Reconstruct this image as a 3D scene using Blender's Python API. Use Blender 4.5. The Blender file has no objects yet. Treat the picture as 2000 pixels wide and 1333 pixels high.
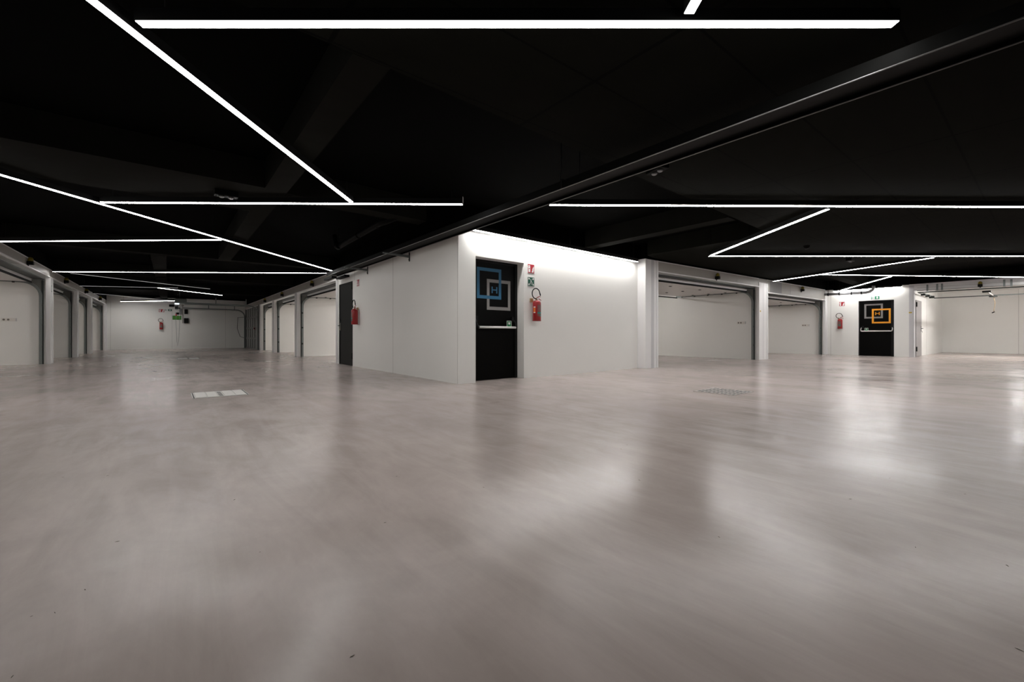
import bpy, bmesh, math, random
from mathutils import Vector, Matrix
random.seed(7)
S = bpy.context.scene
C = S.collection
R = math.radians
PI = math.pi

# ------------------------------------------------------------------ camera
H = 0.82                                  # lens height above the floor
YAW = math.atan(670/840)
cam = bpy.data.cameras.new('camera'); camo = bpy.data.objects.new('camera', cam); C.objects.link(camo)
cam.sensor_width = 36.0; cam.lens = 36.0*840/2000
cam.shift_y = -(666.5-654.0)/2000
cam.clip_start = 0.05; cam.clip_end = 200
camo.location = (0, 0, H); camo.rotation_euler = (R(90), 0, -YAW)
S.camera = camo

# ------------------------------------------------------------------ world, exposure
w = bpy.data.worlds.new('world'); S.world = w; w.use_nodes = True
w.node_tree.nodes['Background'].inputs[0].default_value = (0, 0, 0, 1)
w.node_tree.nodes['Background'].inputs[1].default_value = 0
S.view_settings.view_transform = 'Standard'; S.view_settings.look = 'None'
S.view_settings.gamma = 1; S.view_settings.use_curve_mapping = False
S.view_settings.exposure = 0.8
STRIP = 19.0                              # radiance of the light strips

# ------------------------------------------------------------------ materials
def mat(name, col, rough=0.6, metal=0.0, emit=None, es=0.0, spec=None, nscale=None, namp=0.06, bump=0.0, bscale=200):
    m = bpy.data.materials.new(name); m.use_nodes = True
    nt = m.node_tree; b = nt.nodes['Principled BSDF']
    b.inputs['Base Color'].default_value = (*col, 1); b.inputs['Roughness'].default_value = rough
    b.inputs['Metallic'].default_value = metal
    if spec is not None: b.inputs['Specular IOR Level'].default_value = spec
    if emit: b.inputs['Emission Color'].default_value = (*emit, 1); b.inputs['Emission Strength'].default_value = es
    if nscale is not None:
        tc = nt.nodes.new('ShaderNodeTexCoord'); n = nt.nodes.new('ShaderNodeTexNoise')
        n.inputs['Scale'].default_value = nscale; n.inputs['Detail'].default_value = 4
        nt.links.new(tc.outputs['Object'], n.inputs['Vector'])
        mx = nt.nodes.new('ShaderNodeMix'); mx.data_type = 'RGBA'
        mx.inputs[6].default_value = (*[c*(1-namp) for c in col], 1); mx.inputs[7].default_value = (*[min(1, c*(1+namp)) for c in col], 1)
        nt.links.new(n.outputs['Fac'], mx.inputs[0]); nt.links.new(mx.outputs[2], b.inputs['Base Color'])
    if bump:
        tc = nt.nodes.new('ShaderNodeTexCoord'); n = nt.nodes.new('ShaderNodeTexNoise'); n.inputs['Scale'].default_value = bscale
        nt.links.new(tc.outputs['Object'], n.inputs['Vector'])
        bp = nt.nodes.new('ShaderNodeBump'); bp.inputs['Strength'].default_value = bump; bp.inputs['Distance'].default_value = 0.002
        nt.links.new(n.outputs['Fac'], bp.inputs['Height']); nt.links.new(bp.outputs['Normal'], b.inputs['Normal'])
    return m

M = {}
M['wall'] = mat('white_wall_paint', (.79, .782, .75), .42, nscale=1.3, namp=.025, bump=.12, bscale=160)
M['seam'] = mat('panel_joint', (.42, .40, .385), .8, nscale=20)
M['white'] = mat('white_lacquer', (.76, .75, .745), .35, nscale=3, namp=.02)
M['jamb'] = mat('grey_white_jamb', (.54, .535, .545), .4, nscale=3, namp=.03)
M['plate'] = mat('side_plate_steel', (.15, .15, .135), .55, .2, nscale=20)
M['panelg'] = mat('grey_header_panel', (.22, .215, .215), .5, nscale=6)
M['header'] = mat('header_panel', (.34, .32, .29), .45, nscale=2, namp=.05)
M['leafw'] = mat('sectional_panel_white', (.62, .60, .58), .45, nscale=3, namp=.03)
M['steel'] = mat('galvanised_steel', (.20, .22, .215), .45, .6, nscale=40, namp=.15)
M['dsteel'] = mat('dark_steel', (.035, .04, .038), .5, .4, nscale=40, namp=.15)
M['pipe'] = mat('grey_plastic_pipe', (.22, .22, .225), .4, nscale=8)
M['black'] = mat('black_paint', (.004, .004, .0035), .6, nscale=8, spec=.15)
M['blackm'] = mat('black_metal', (.005, .005, .005), .5, nscale=8, spec=.15)
M['tray'] = mat('tray_paint', (.0022, .0022, .0018), .6, nscale=8, spec=.06)
M['lip'] = mat('tray_edge_lit_pale', (.35, .34, .33), .3, .5, nscale=30)  # black tray's edge coloured pale to carry the line of light on it
M['rubber'] = mat('black_rubber', (.01, .01, .01), .7, nscale=20, spec=.15)
M['door'] = mat('black_door_lacquer', (.0015, .0014, .0012), .38, nscale=5, spec=.07)
M['ddoor'] = mat('charcoal_door_lacquer', (.0085, .009, .008), .5, nscale=5, spec=.12)
M['gdoor'] = mat('grey_door_lacquer', (.30, .285, .28), .45, nscale=5)
M['gate'] = mat('grey_gate_panel', (.20, .20, .19), .5, nscale=5, namp=.1)
M['gated'] = mat('grey_gate_stile', (.15, .15, .143), .5, nscale=5, namp=.1)
M['blue'] = mat('blue_vinyl', (.010, .105, .205), .5, nscale=8, namp=.04)
M['orange'] = mat('orange_vinyl', (.74, .29, .004), .5, nscale=8, namp=.04)
M['greyv'] = mat('grey_vinyl', (.22, .207, .20), .4, nscale=8, namp=.05)
M['red'] = mat('red_enamel', (.30, .009, .011), .28, nscale=8, namp=.06)
M['signred'] = mat('sign_red', (.36, .008, .02), .45, nscale=10)
M['signgreen'] = mat('sign_green', (.0, .085, .05), .45, nscale=10)
M['exitgreen'] = mat('exit_sign_green', (.0, .24, .11), .45, nscale=10)
M['stickgreen'] = mat('sticker_green', (.0, .16, .04), .45, nscale=10)
M['boardgreen'] = mat('board_green', (.07, .28, .02), .5, nscale=10)
M['signwhite'] = mat('sign_white', (.78, .77, .76), .5, nscale=10, namp=.03)
M['brass'] = mat('valve_brass', (.42, .30, .16), .35, .8, nscale=10)
M['chrome'] = mat('satin_chrome', (.45, .42, .38), .3, .9, nscale=10)
M['label'] = mat('label_print', (.19, .065, .06), .5, nscale=60, namp=.8)
M['teal'] = mat('label_teal', (.02, .23, .19), .5, nscale=10)
M['flame'] = mat('label_orange', (.75, .16, .02), .5, nscale=10)
M['yellow'] = mat('warning_yellow', (.22, .17, .01), .4, nscale=10)
M['yellowtag'] = mat('yellow_tag', (.65, .45, .05), .5, nscale=10)
M['socket'] = mat('socket_plastic', (.70, .67, .62), .4, nscale=10, namp=.02)
M['sockhole'] = mat('socket_well', (.16, .14, .12), .6, nscale=10)
M['grate'] = mat('drain_cover_steel', (.52, .50, .47), .5, .2, nscale=25, namp=.12)
M['grated'] = mat('floor_grate_steel', (.42, .385, .36), .5, .1, nscale=25, namp=.08)
M['tile'] = mat('drain_cover_infill', (.60, .58, .55), .6, nscale=14, namp=.12, bump=.3, bscale=60)
M['hole'] = mat('drain_slot', (.01, .01, .01), .8, nscale=10)
M['leafbit'] = mat('dry_leaf', (.05, .035, .018), .8, nscale=60, namp=.3)
M['emit'] = mat('light_diffuser', (.9, .9, .9), .5, emit=(1, .985, .97), es=STRIP)
def emitm(p):
    k = 'emit%d' % round(p*1000)
    if k not in M: M[k] = mat('light_diffuser', (.9, .9, .9), .5, emit=(1, .985, .97), es=STRIP*p)
    return k
M['lens'] = mat('lamp_lens', (.8, .8, .8), .3, emit=(.8, .9, 1), es=1.2)

# slab ceilings with cast joints, deeper black between them
def ceiling_mat(name, col, joints):
    m = mat(name, col, .9, spec=.03); nt = m.node_tree; b = nt.nodes['Principled BSDF']; L = nt.links
    geo = nt.nodes.new('ShaderNodeNewGeometry'); sx = nt.nodes.new('ShaderNodeSeparateXYZ'); L.new(geo.outputs['Position'], sx.inputs[0])
    n = nt.nodes.new('ShaderNodeTexNoise'); n.inputs['Scale'].default_value = 2.2; n.inputs['Detail'].default_value = 7
    mp = nt.nodes.new('ShaderNodeMapping'); mp.inputs['Scale'].default_value = (1, 3, 1)
    L.new(geo.outputs['Position'], mp.inputs[0]); L.new(mp.outputs[0], n.inputs['Vector'])
    mx = nt.nodes.new('ShaderNodeMix'); mx.data_type = 'RGBA'
    mx.inputs[6].default_value = (*[c*.75 for c in col], 1); mx.inputs[7].default_value = (*[c*1.3 for c in col], 1)
    L.new(n.outputs['Fac'], mx.inputs[0])
    out = mx.outputs[2]
    if joints:
        def mth(op, a, bb=None):
            q = nt.nodes.new('ShaderNodeMath'); q.operation = op
            for i, v in enumerate((a, bb)):
                if v is None: continue
                if isinstance(v, (int, float)): q.inputs[i].default_value = v
                else: L.new(v, q.inputs[i])
            return q.outputs[0]
        def line(ax, off, per, wd):
            f = mth('FRACT', mth('DIVIDE', mth('ADD', sx.outputs[ax], -off+per*50+wd/2), per))
            return mth('LESS_THAN', f, wd/per)
        ln = mth('MAXIMUM', line(0, 2.44, 1.64, .03), line(1, 2.09, .76, .018))
        m2 = nt.nodes.new('ShaderNodeMix'); m2.data_type = 'RGBA'
        L.new(mth('MULTIPLY', ln, .75), m2.inputs[0]); L.new(out, m2.inputs[6]); m2.inputs[7].default_value = (.001, .001, .001, 1)
        out = m2.outputs[2]
    L.new(out, b.inputs['Base Color'])
    return m
M['slab'] = ceiling_mat('black_concrete_slab', (.0066, .0066, .0050), True)
M['beam'] = ceiling_mat('black_concrete_beam', (.0085, .0083, .0068), False)
M['void'] = ceiling_mat('black_ceiling_void', (.0014, .0014, .0011), False)

# polished resin floor with trowel marks
def floor_mat():
    m = mat('resin_floor', (.4, .37, .36), .3); nt = m.node_tree; b = nt.nodes['Principled BSDF']; L = nt.links
    geo = nt.nodes.new('ShaderNodeNewGeometry')
    def noise(scale, sc=(1, 1, 1), rot=0, det=6, dist=0.0, rough=.55):
        mp = nt.nodes.new('ShaderNodeMapping'); mp.inputs['Scale'].default_value = sc; mp.inputs['Rotation'].default_value = (0, 0, rot)
        L.new(geo.outputs['Position'], mp.inputs[0])
        n = nt.nodes.new('ShaderNodeTexNoise'); n.inputs['Scale'].default_value = scale; n.inputs['Detail'].default_value = det
        n.inputs['Distortion'].default_value = dist; n.inputs['Roughness'].default_value = rough
        L.new(mp.outputs[0], n.inputs['Vector']); return n.outputs['Fac']
    def ramp(fac, a, bb, c0, c1):
        r = nt.nodes.new('ShaderNodeMapRange'); r.inputs[1].default_value = a; r.inputs[2].default_value = bb
        r.inputs[3].default_value = c0; r.inputs[4].default_value = c1; L.new(fac, r.inputs[0]); return r.outputs[0]
    def mth(op, a, bb):
        q = nt.nodes.new('ShaderNodeMath'); q.operation = op
        for i, v in enumerate((a, bb)):
            if isinstance(v, (int, float)): q.inputs[i].default_value = v
            else: L.new(v, q.inputs[i])
        return q.outputs[0]
    big = noise(.35, det=4, dist=.3)
    streak = noise(.9, (1, .3, 1), R(35), det=5, dist=.5, rough=.5)
    streak2 = noise(1.3, (.3, 1, 1), R(20), det=5, dist=.6, rough=.5)
    mid = noise(2.2, (1, .7, 1), R(-15), det=9, dist=.9, rough=.62)
    brush = noise(4.5, (1, .14, 1), R(50), det=10, dist=1.2, rough=.68)
    brush2 = noise(2.6, (.8, .4, 1), R(65), det=9, dist=2.0, rough=.62)
    fine = noise(90, det=2)
    # colour
    mx = nt.nodes.new('ShaderNodeMix'); mx.data_type = 'RGBA'
    mx.inputs[6].default_value = (.335, .280, .260, 1); mx.inputs[7].default_value = (.515, .440, .410, 1)
    f = mth('ADD', mth('MULTIPLY', ramp(big, .35, .65, 0, 1), .35), mth('MULTIPLY', ramp(streak, .36, .64, 0, 1), .35))
    f = mth('ADD', f, mth('MULTIPLY', ramp(mid, .36, .64, 0, 1), .3))
    f = mth('ADD', mth('MULTIPLY', f, .62), mth('MULTIPLY', ramp(mth('MULTIPLY', mth('ADD', brush, brush2), .5), .4, .6, 0, 1), .38))
    L.new(f, mx.inputs[0])
    # tiny dark specks
    vo = nt.nodes.new('ShaderNodeTexVoronoi'); vo.inputs['Scale'].default_value = 5.0; L.new(geo.outputs['Position'], vo.inputs['Vector'])
    sp = ramp(vo.outputs['Distance'], .012, .02, 1, 0)
    m2 = nt.nodes.new('ShaderNodeMix'); m2.data_type = 'RGBA'; m2.inputs[7].default_value = (.10, .08, .07, 1)
    L.new(mth('MULTIPLY', sp, .6), m2.inputs[0]); L.new(mx.outputs[2], m2.inputs[6])
    L.new(m2.outputs[2], b.inputs['Base Color'])
    rg = mth('ADD', ramp(streak, .4, .6, -.06, .09), ramp(streak2, .4, .6, -.06, .08))
    rg = mth('ADD', rg, ramp(mth('MULTIPLY', mth('ADD', brush, brush2), .5), .4, .6, -.05, .06))
    rg = mth('ADD', rg, ramp(mid, .36, .64, -.04, .04))
    L.new(mth('MAXIMUM', mth('MINIMUM', mth('ADD', mth('MULTIPLY', rg, .5), .222), .268), .17), b.inputs['Roughness'])
    b.inputs['Specular IOR Level'].default_value = .22
    bp = nt.nodes.new('ShaderNodeBump'); bp.inputs['Strength'].default_value = .6; bp.inputs['Distance'].default_value = .006
    hh = mth('ADD', mth('ADD', mth('ADD', mth('MULTIPLY', streak, 1.0), mth('MULTIPLY', mid, .5)), mth('MULTIPLY', mth('ADD', brush, brush2), .17)), mth('MULTIPLY', fine, .03))
    L.new(hh, bp.inputs['Height']); L.new(bp.outputs['Normal'], b.inputs['Normal'])
    return m
M['floor'] = floor_mat()

# ------------------------------------------------------------------ mesh helpers
class MB:
    def __init__(s): s.bm = bmesh.new()
    def box(s, x0, x1, y0, y1, z0, z1, mi=0):
        x0, x1 = min(x0, x1), max(x0, x1); y0, y1 = min(y0, y1), max(y0, y1); z0, z1 = min(z0, z1), max(z0, z1)
        v = [s.bm.verts.new(p) for p in ((x0,y0,z0),(x1,y0,z0),(x1,y1,z0),(x0,y1,z0),(x0,y0,z1),(x1,y0,z1),(x1,y1,z1),(x0,y1,z1))]
        for q in ((0,3,2,1),(4,5,6,7),(0,1,5,4),(1,2,6,5),(2,3,7,6),(3,0,4,7)):
            f = s.bm.faces.new([v[i] for i in q]); f.material_index = mi
        return s
    def prism(s, pts, y0, y1, mi=0):            # outline in x-z, from y0 to y1
        a = [s.bm.verts.new((x, y0, z)) for x, z in pts]; b = [s.bm.verts.new((x, y1, z)) for x, z in pts]
        n = len(pts)
        for fs in (a, b[::-1]):
            f = s.bm.faces.new(fs); f.material_index = mi
        for i in range(n):
            f = s.bm.faces.new((a[(i+1) % n], a[i], b[i], b[(i+1) % n])); f.material_index = mi
        return s
    def slabp(s, pts, z0, z1):                   # outline in x-y, from z0 to z1
        a = [s.bm.verts.new((x, y, z0)) for x, y in pts]; b = [s.bm.verts.new((x, y, z1)) for x, y in pts]
        n = len(pts); s.bm.faces.new(a); s.bm.faces.new(b[::-1])
        for i in range(n): s.bm.faces.new((a[(i+1) % n], a[i], b[i], b[(i+1) % n]))
        return s
    def ring(s, x0, x1, z0, z1, t, y0, y1):      # square outline frame
        s.box(x0, x1, y0, y1, z1-t, z1); s.box(x0, x1, y0, y1, z0, z0+t)
        s.box(x0, x0+t, y0, y1, z0+t, z1-t); s.box(x1-t, x1, y0, y1, z0+t, z1-t); return s
    def tube(s, path, r, n=10, closed=False, sq=None):
        P = [Vector(p) for p in path]; m = len(P); rings = []
        up = None
        for i, p in enumerate(P):
            if closed: t = (P[(i+1) % m]-P[i-1]).normalized()
            else: t = (P[min(i+1, m-1)]-P[max(i-1, 0)]).normalized()
            if up is None:
                up = Vector((0, 0, 1)) if abs(t.z) < .9 else Vector((1, 0, 0))
            a = t.cross(up).normalized(); b = a.cross(t).normalized(); up = b
            rr = r[i] if isinstance(r, (list, tuple)) else r
            if sq: offs = [(-sq[0], -sq[1]), (sq[0], -sq[1]), (sq[0], sq[1]), (-sq[0], sq[1])]
            else: offs = [(rr*math.cos(2*PI*k/n), rr*math.sin(2*PI*k/n)) for k in range(n)]
            rings.append([s.bm.verts.new(p+a*u+b*v) for u, v in offs])
        k = len(rings[0])
        for i in range(m if closed else m-1):
            A, B = rings[i], rings[(i+1) % m]
            for j in range(k):
                f = s.bm.faces.new((A[j], A[(j+1) % k], B[(j+1) % k], B[j])); f.smooth = not sq
        if not closed: s.bm.faces.new(rings[0][::-1]); s.bm.faces.new(rings[-1])
        return s
    def lathe(s, prof, cx=0, cy=0, n=28):         # (r, z) profile round a vertical axis
        rings = []
        for r, z in prof:
            rings.append([s.bm.verts.new((cx+r*math.cos(2*PI*k/n), cy+r*math.sin(2*PI*k/n), z)) for k in range(n)])
        for A, B in zip(rings, rings[1:]):
            for j in range(n):
                f = s.bm.faces.new((A[j], A[(j+1) % n], B[(j+1) % n], B[j])); f.smooth = True
        s.bm.faces.new(rings[0][::-1]); s.bm.faces.new(rings[-1]); return s
    def xf(s, mtx): bmesh.ops.transform(s.bm, matrix=mtx, verts=s.bm.verts); return s
    def build(s, name, mats, parent=None, bev=0.0):
        bmesh.ops.recalc_face_normals(s.bm, faces=s.bm.faces)
        me = bpy.data.meshes.new(name); s.bm.to_mesh(me); s.bm.free()
        for m in (mats if isinstance(mats, (list, tuple)) else [mats]): me.materials.append(M[m] if isinstance(m, str) else m)
        o = bpy.data.objects.new(name, me); C.objects.link(o)
        if parent is not None: o.parent = parent
        if bev:
            b = o.modifiers.new('bevel', 'BEVEL'); b.width = bev; b.segments = 2; b.limit_method = 'ANGLE'
        return o
def tag(o, label=None, cat=None, group=None, kind=None):
    if label: o['label'] = label
    if cat: o['category'] = cat
    if group: o['group'] = group
    if kind: o['kind'] = kind
    return o
def thing(name, label, cat, loc=(0, 0, 0), rz=0.0, group=None, kind=None):
    o = bpy.data.objects.new(name, None); C.objects.link(o); o.location = loc; o.rotation_euler = (0, 0, rz)
    o.empty_display_size = .1
    return tag(o, label, cat, group, kind)
def struct(o, label=None, cat=None): return tag(o, label, cat, kind='structure')
def copy_tree(o, parent=None):
    c = o.copy(); C.objects.link(c)
    if parent is not None: c.parent = parent
    for ch in list(o.children): copy_tree(ch, c)
    return c

# ------------------------------------------------------------------ plan of the place (metres)
XL, XR = -2.6, 3.74                 # faces of the corridor's left and right walls
CORNER = (3.74, 6.11); WA = R(2.2)  # wall with the blue-H door
GO = (8.95, 6.09); GA = R(-1.69)    # garage front on the right
XF = 21.1                           # wall with the orange-H door
YB = 31.5                           # wall at the corridor's end
TOP = 2.62; VOID = 3.02
def Wp(s, off=0.0): return (CORNER[0]+s*math.cos(WA)-off*math.sin(WA), CORNER[1]+s*math.sin(WA)+off*math.cos(WA))
def Gp(s, off=0.0): return (GO[0]+s*math.cos(GA)-off*math.sin(GA), GO[1]+s*math.sin(GA)+off*math.cos(GA))

# ---- floor and ceiling
o = MB().box(-8.6, 28.3, -7.2, 31.8, -.12, 0).build('floor', 'floor'); struct(o, 'grey polished resin garage floor with trowel marks', 'floor')
o = MB().box(-8.6, 28.3, -7.2, 31.8, VOID, VOID+.1).build('ceiling', 'void'); struct(o, 'black painted ceiling void above the slabs', 'ceiling')
SL = 2.68
slabs = [  # (outline, material, label)
    ([(-2.6, -7.1), (21.0, -7.1), (21.0, -2.2), (16.2, -.4), (15.75, 3.12), (15.75, 5.82), (9.2, 6.02), (8.75, 5.9), (8.7, 3.23), (7.0, 3.15), (3.6, 3.0), (1.215, 2.88), (-2.6, 2.8)], 'slab', 'wide black concrete slab with cast joints above the camera'),
    ([(-2.6, 6.15), (.95, 6.21), (.95, 7.5), (-2.6, 7.5)], 'beam', 'black slab strip over left side of corridor'),
    ([(1.21, 6.28), (3.3, 6.38), (3.3, 6.68), (1.21, 6.58)], 'beam', 'narrow black cross beam left of the tray'),
    ([(.95, 2.88), (1.21, 2.88), (1.21, 12.8), (.95, 12.8)], 'beam', 'black beam running down the corridor, near stretch'),
    ([(-.34, 13.05), (-.06, 13.05), (-.06, 31.3), (-.34, 31.3)], 'beam', 'black beam running down the corridor, far stretch'),
    ([(-2.55, 12.8), (3.7, 12.8), (3.7, 13.04), (-2.55, 13.04)], 'beam', 'black cross beam at the first garage pillar'),
    ([(-2.55, 17.9), (3.7, 17.9), (3.7, 18.15), (-2.55, 18.15)], 'beam', 'black cross beam at the second garage pillar'),
    ([(-2.55, 23.4), (3.7, 23.4), (3.7, 23.7), (-2.55, 23.7)], 'beam', 'black cross beam at the third garage pillar'),
    ([(6.93, 3.2), (7.2, 3.2), (7.2, 6.2), (6.93, 6.2)], 'beam', 'black beam meeting the wall above the light strip'),
    ([(15.9, 4.2), (20.9, 4.35), (20.9, 4.68), (15.9, 4.5)], 'beam', 'black beam running to the wall over the orange door'),
]
for pts, mm, lb in slabs:
    o = MB().slabp(pts, SL, VOID).build('ceiling_slab' if mm == 'slab' or 'strip' in lb else 'ceiling_beam', mm); struct(o, lb, 'ceiling')

# ---- walls of the block: corridor side, with its charcoal door opening
def wall_box(name, x0, x1, y0, y1, z0, z1, label, seams=(), m='wall'):
    b = MB().box(x0, x1, y0, y1, z0, z1)
    for s in seams: b.box(*s, 1)
    o = b.build(name, [m, 'seam']); return struct(o, label, 'wall')
b = MB()
b.box(XR, XR+.14, 6.13, 11.34, 0, TOP); b.box(XR, XR+.14, 12.47, 12.56, 0, TOP); b.box(XR, XR+.14, 11.34, 12.47, 2.22, TOP)
b.box(XR-.0015, XR, 8.755, 8.765, 0, TOP, 1); b.box(XR-.0015, XR, 11.185, 11.195, 2.22, TOP, 1)
b.box(XR-.0015, XR, 6.135, 6.142, 0, 2.35, 1)
struct(b.build('wall_right', ['wall', 'seam']), 'white corridor wall between the corner and the garages', 'wall')
# wall with the blue-H door, local frame turned by WA
b = MB(); D0, D1, DH = .351, 1.465, 2.162
b.box(0.0, D0, 0, .34, 0, TOP); b.box(D1, 5.3, 0, .34, 0, TOP); b.box(D0, D1, 0, .34, DH, TOP)
o = b.build('wall_front', ['wall', 'seam']); o.location = (*CORNER, 0); o.rotation_euler = (0, 0, WA)
struct(o, 'bright white wall around the blue H door', 'wall')
# black upstands that carry the roof over the walls
ups = [((XR+.01, 6.2), (XR+.3, 6.2), (XR+.3, 31.5), (XR+.01, 31.5)), ((XL-.3, -7), (XL-.01, -7), (XL-.01, 31.5), (XL-.3, 31.5)),
       (Wp(0, .02), Wp(5.3, .02), Wp(5.3, .34), Wp(0, .34)), (Gp(0, .02), Gp(12.1, .02), Gp(12.1, .3), Gp(0, .3)),
       ((XF+.01, -7), (XF+.3, -7), (XF+.3, 5.8), (XF+.01, 5.8))]
for i, u in enumerate(ups):
    struct(MB().slabp(u, TOP+.03 if i != 2 else TOP+.001, VOID).build('ceiling_upstand', 'void'),
           ['black upstand over right corridor wall', 'black upstand over left corridor wall', 'black upstand over the wall with blue door',
            'black upstand over the right garage front', 'black upstand over the wall with orange door'][i], 'ceiling')
# outer walls
wall_box('wall_left', XL-.16, XL, -7, 12.3, 0, TOP+.03, 'white wall on the left before the garages')
wall_box('wall_back', -8.5, 9.4, YB, YB+.16, 0, TOP+.3, 'dim white wall at the end of the corridor',
         [(-2.455, -2.445, YB-.002, YB, 0, 2.6), (.135, .145, YB-.002, YB, 0, 2.6), (2.70, 2.71, YB-.002, YB, 0, 2.6)])
wall_box('wall_rear', -8.5, 28.2, -7.2, -7.0, 0, TOP+.03, 'white wall behind the camera')
wall_box('wall_far', 28.0, 28.2, -7, 3.3, 0, VOID, 'white rear wall of the open garage at right', [(27.998, 28, .85, .86, 0, 2.75)])
# wall with the orange-H door
b = MB(); FY0, FY1, FH = 3.65, 4.705, 2.13
b.box(XF, XF+.22, FY1, 5.78, 0, TOP+.02); b.box(XF, XF+.22, 3.23, FY0, 0, TOP+.02); b.box(XF, XF+.22, FY0, FY1, FH, TOP+.02)
b.box(XF-.0015, XF, 5.60, 5.61, 0, 2.45, 1)
struct(b.build('wall_end', ['wall', 'seam']), 'bright white wall around the orange H door', 'wall')
b = MB().box(XF-.015, XF+.24, 3.10, 3.23, 0, TOP-.02).box(XF-.022, XF-.015, 3.12, 3.15, 0, 2.4)
struct(b.build('pillar', 'jamb'), 'slim grey white post right of the orange H door', 'pillar')

# ---- garages: opening frames, partitions, rear walls
def frame_at(o, base, rz): o.location = (*base, 0); o.rotation_euler = (0, 0, rz); return o
def pillar(base, rz, wd, hz, label, stripe=False, depth=.08):
    b = MB().box(0, wd, 0, depth, 0, hz)
    j = min(.06, wd*.2)
    b.box(0, j, -.014, 0, 0, hz); b.box(wd-j, wd, -.014, 0, 0, hz)
    if stripe: b.box(wd*.47, wd*.68, -.004, 0, 0, hz, 1)
    else: b.box(wd*.48, wd*.52, -.0015, 0, .02, hz-.02, 1)
    o = b.build('pillar', ['white', 'jamb'], bev=.003); frame_at(o, base, rz); return struct(o, label, 'pillar')
def header(base, rz, x0, x1, z0, z1, seams, label, dark=None):
    b = MB().box(x0, x1, 0.004, .08, z0, z1); b.box(x0, x1, -.018, .03, z0-.028, z0, 2)
    for s in seams: b.box(s, s+.008, .001, .004, z0, z1, 1)
    b.box(x0, x1, .0, .004, z1-.02, z1, 2)
    if dark: b.box(dark[0], dark[1], .0015, .004, z0+.01, z1-.02, 3)
    o = b.build('header', ['header', 'seam', 'white', 'panelg']); frame_at(o, base, rz); return struct(o, label, 'header')

# left side: frame x runs along +Y, inward is -X
LO = [(12.7, 17.44), (17.82, 21.9), (22.28, 25.45), (25.9, 30.9)]
RZL = R(90)
lp = [(17.44, 17.82, 'white garage post on the left wall carrying a small green sign'), (21.9, 22.28, 'second white garage post from the left edge'),
      (25.45, 25.9, 'third white garage post from the left edge')]
for a, c, lb in lp: pillar((XL, a), RZL, c-a, 2.44, lb)
pillar((XL, 12.3), RZL, .4, 2.44, 'white post before the first left garage, outside the frame')
o = pillar((XL, 30.9), RZL, .6, 2.44, 'white end post where left garages meet the back wall')
hd = header((XL, 12.3), RZL, 0, 19.2, 2.44, TOP+.03, (2.5, 5.1, 5.5, 9.6, 9.95, 13.2, 13.6), 'long white header beam over the left garages')
for i, (a, c) in enumerate(LO):
    e = LO[i+1][0] if i < 3 else YB
    if i < 3: wall_box('wall_partition', -8.3, XL-.085, c+.04, e-.04, 0, 2.74, 'partition wall behind the %s left garage post' % ['first', 'second', 'third'][i])
    else: wall_box('wall_partition', -8.3, XL-.085, c+.04, YB-.002, 0, 2.74, 'partition wall at the end of the left garages')
wall_box('wall_outer', -8.46, -8.3, 12.0, YB, 0, 2.74, 'rear wall of the left garages')
wall_box('wall_partition', -8.3, XL-.17, 12.1, 12.4, 0, 2.74, 'partition wall before first left garage')
struct(MB().box(-8.46, XL-.09, 12.1, YB, 2.74, 2.84).build('ceiling_garage', 'wall'), 'white ceiling inside the left garages', 'ceiling')
# right side: frame x runs along -Y, inward is +X
RO = [(12.75, 17.53), (17.9, 22.0), (22.5, 25.65)]
RZR = R(-90)
rp = [(12.56, 12.75, 'white post between the charcoal door and the first garage'), (17.53, 17.9, 'white post between first and second right garages'),
      (22.0, 22.5, 'white post between second and third right garages'), (25.65, 26.05, 'white post between third garage and the grey gate')]
for a, c, lb in rp: pillar((XR, c), RZR, c-a, 2.40, lb)
header((XR, YB), RZR, 0, YB-12.56, 2.40, TOP+.03, (5.5, 9.0, 13.5, 15.9), 'long white header beam over the right corridor garages')
for i, (a, c) in enumerate(RO):
    e = (RO+[(26.05, 0)])[i+1][0]
    wall_box('wall_partition', XR+.085, 9.3, c+.04, e-.04, 0, 2.74, 'partition wall behind the %s right corridor post' % ['first', 'second', 'third'][i])
wall_box('wall_partition', XR+.145, 9.3, 12.58, 12.72, 0, 2.74, 'partition wall beside the charcoal door')
wall_box('wall_outer', 9.3, 9.46, 12.58, YB, 0, 2.74, 'rear wall of the right corridor garages')
struct(MB().box(XR+.09, 9.46, 12.58, YB, 2.74, 2.84).build('ceiling_garage', 'wall'), 'white ceiling inside the right corridor garages', 'ceiling')
wall_box('wall_right', XR, XR+.08, 31.28, YB, 0, 2.37, 'short wall beside the far end of grey gate')
# right garage front (frame turned by GA)
pillar(GO, GA, .52, TOP+.03, 'broad white pillar with grey stripe at end of bright wall', stripe=True, depth=.22)
pillar(Gp(6.0), GA, .66, 2.52, 'white post between the two right hand garages')
pillar(Gp(11.93), GA, .22, TOP, 'slim white post where garages meet the orange door wall')
header(GO, GA, .52, 6.02, 2.395, TOP+.03, (1.85, 4.57), 'white header over first right hand garage')
header(GO, GA, 6.62, 11.95, 2.235, TOP+.03, (8.5, 9.3), 'white header over second right hand garage', dark=(6.84, 7.77))
struct(frame_at(MB().box(6.0, 6.66, .004, .08, 2.52, TOP+.03).build('header', 'header'), GO, GA), 'header piece over the post between right hand garages', 'header')
def gbox(s0, s1, t0, t1, z0, z1, name, label):
    o = MB().box(s0, s1, t0, t1, z0, z1).build(name, 'wall'); frame_at(o, GO, GA); return struct(o, label, 'ceiling' if 'ceiling' in name else 'wall')
gbox(6.06, 6.6, .085, 5.7, 0, 2.74, 'wall_partition', 'partition wall between the two right hand garages')
gbox(12.02, 12.2, .085, 5.7, 0, 2.74, 'wall_partition', 'right side wall of second right hand garage')
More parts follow.
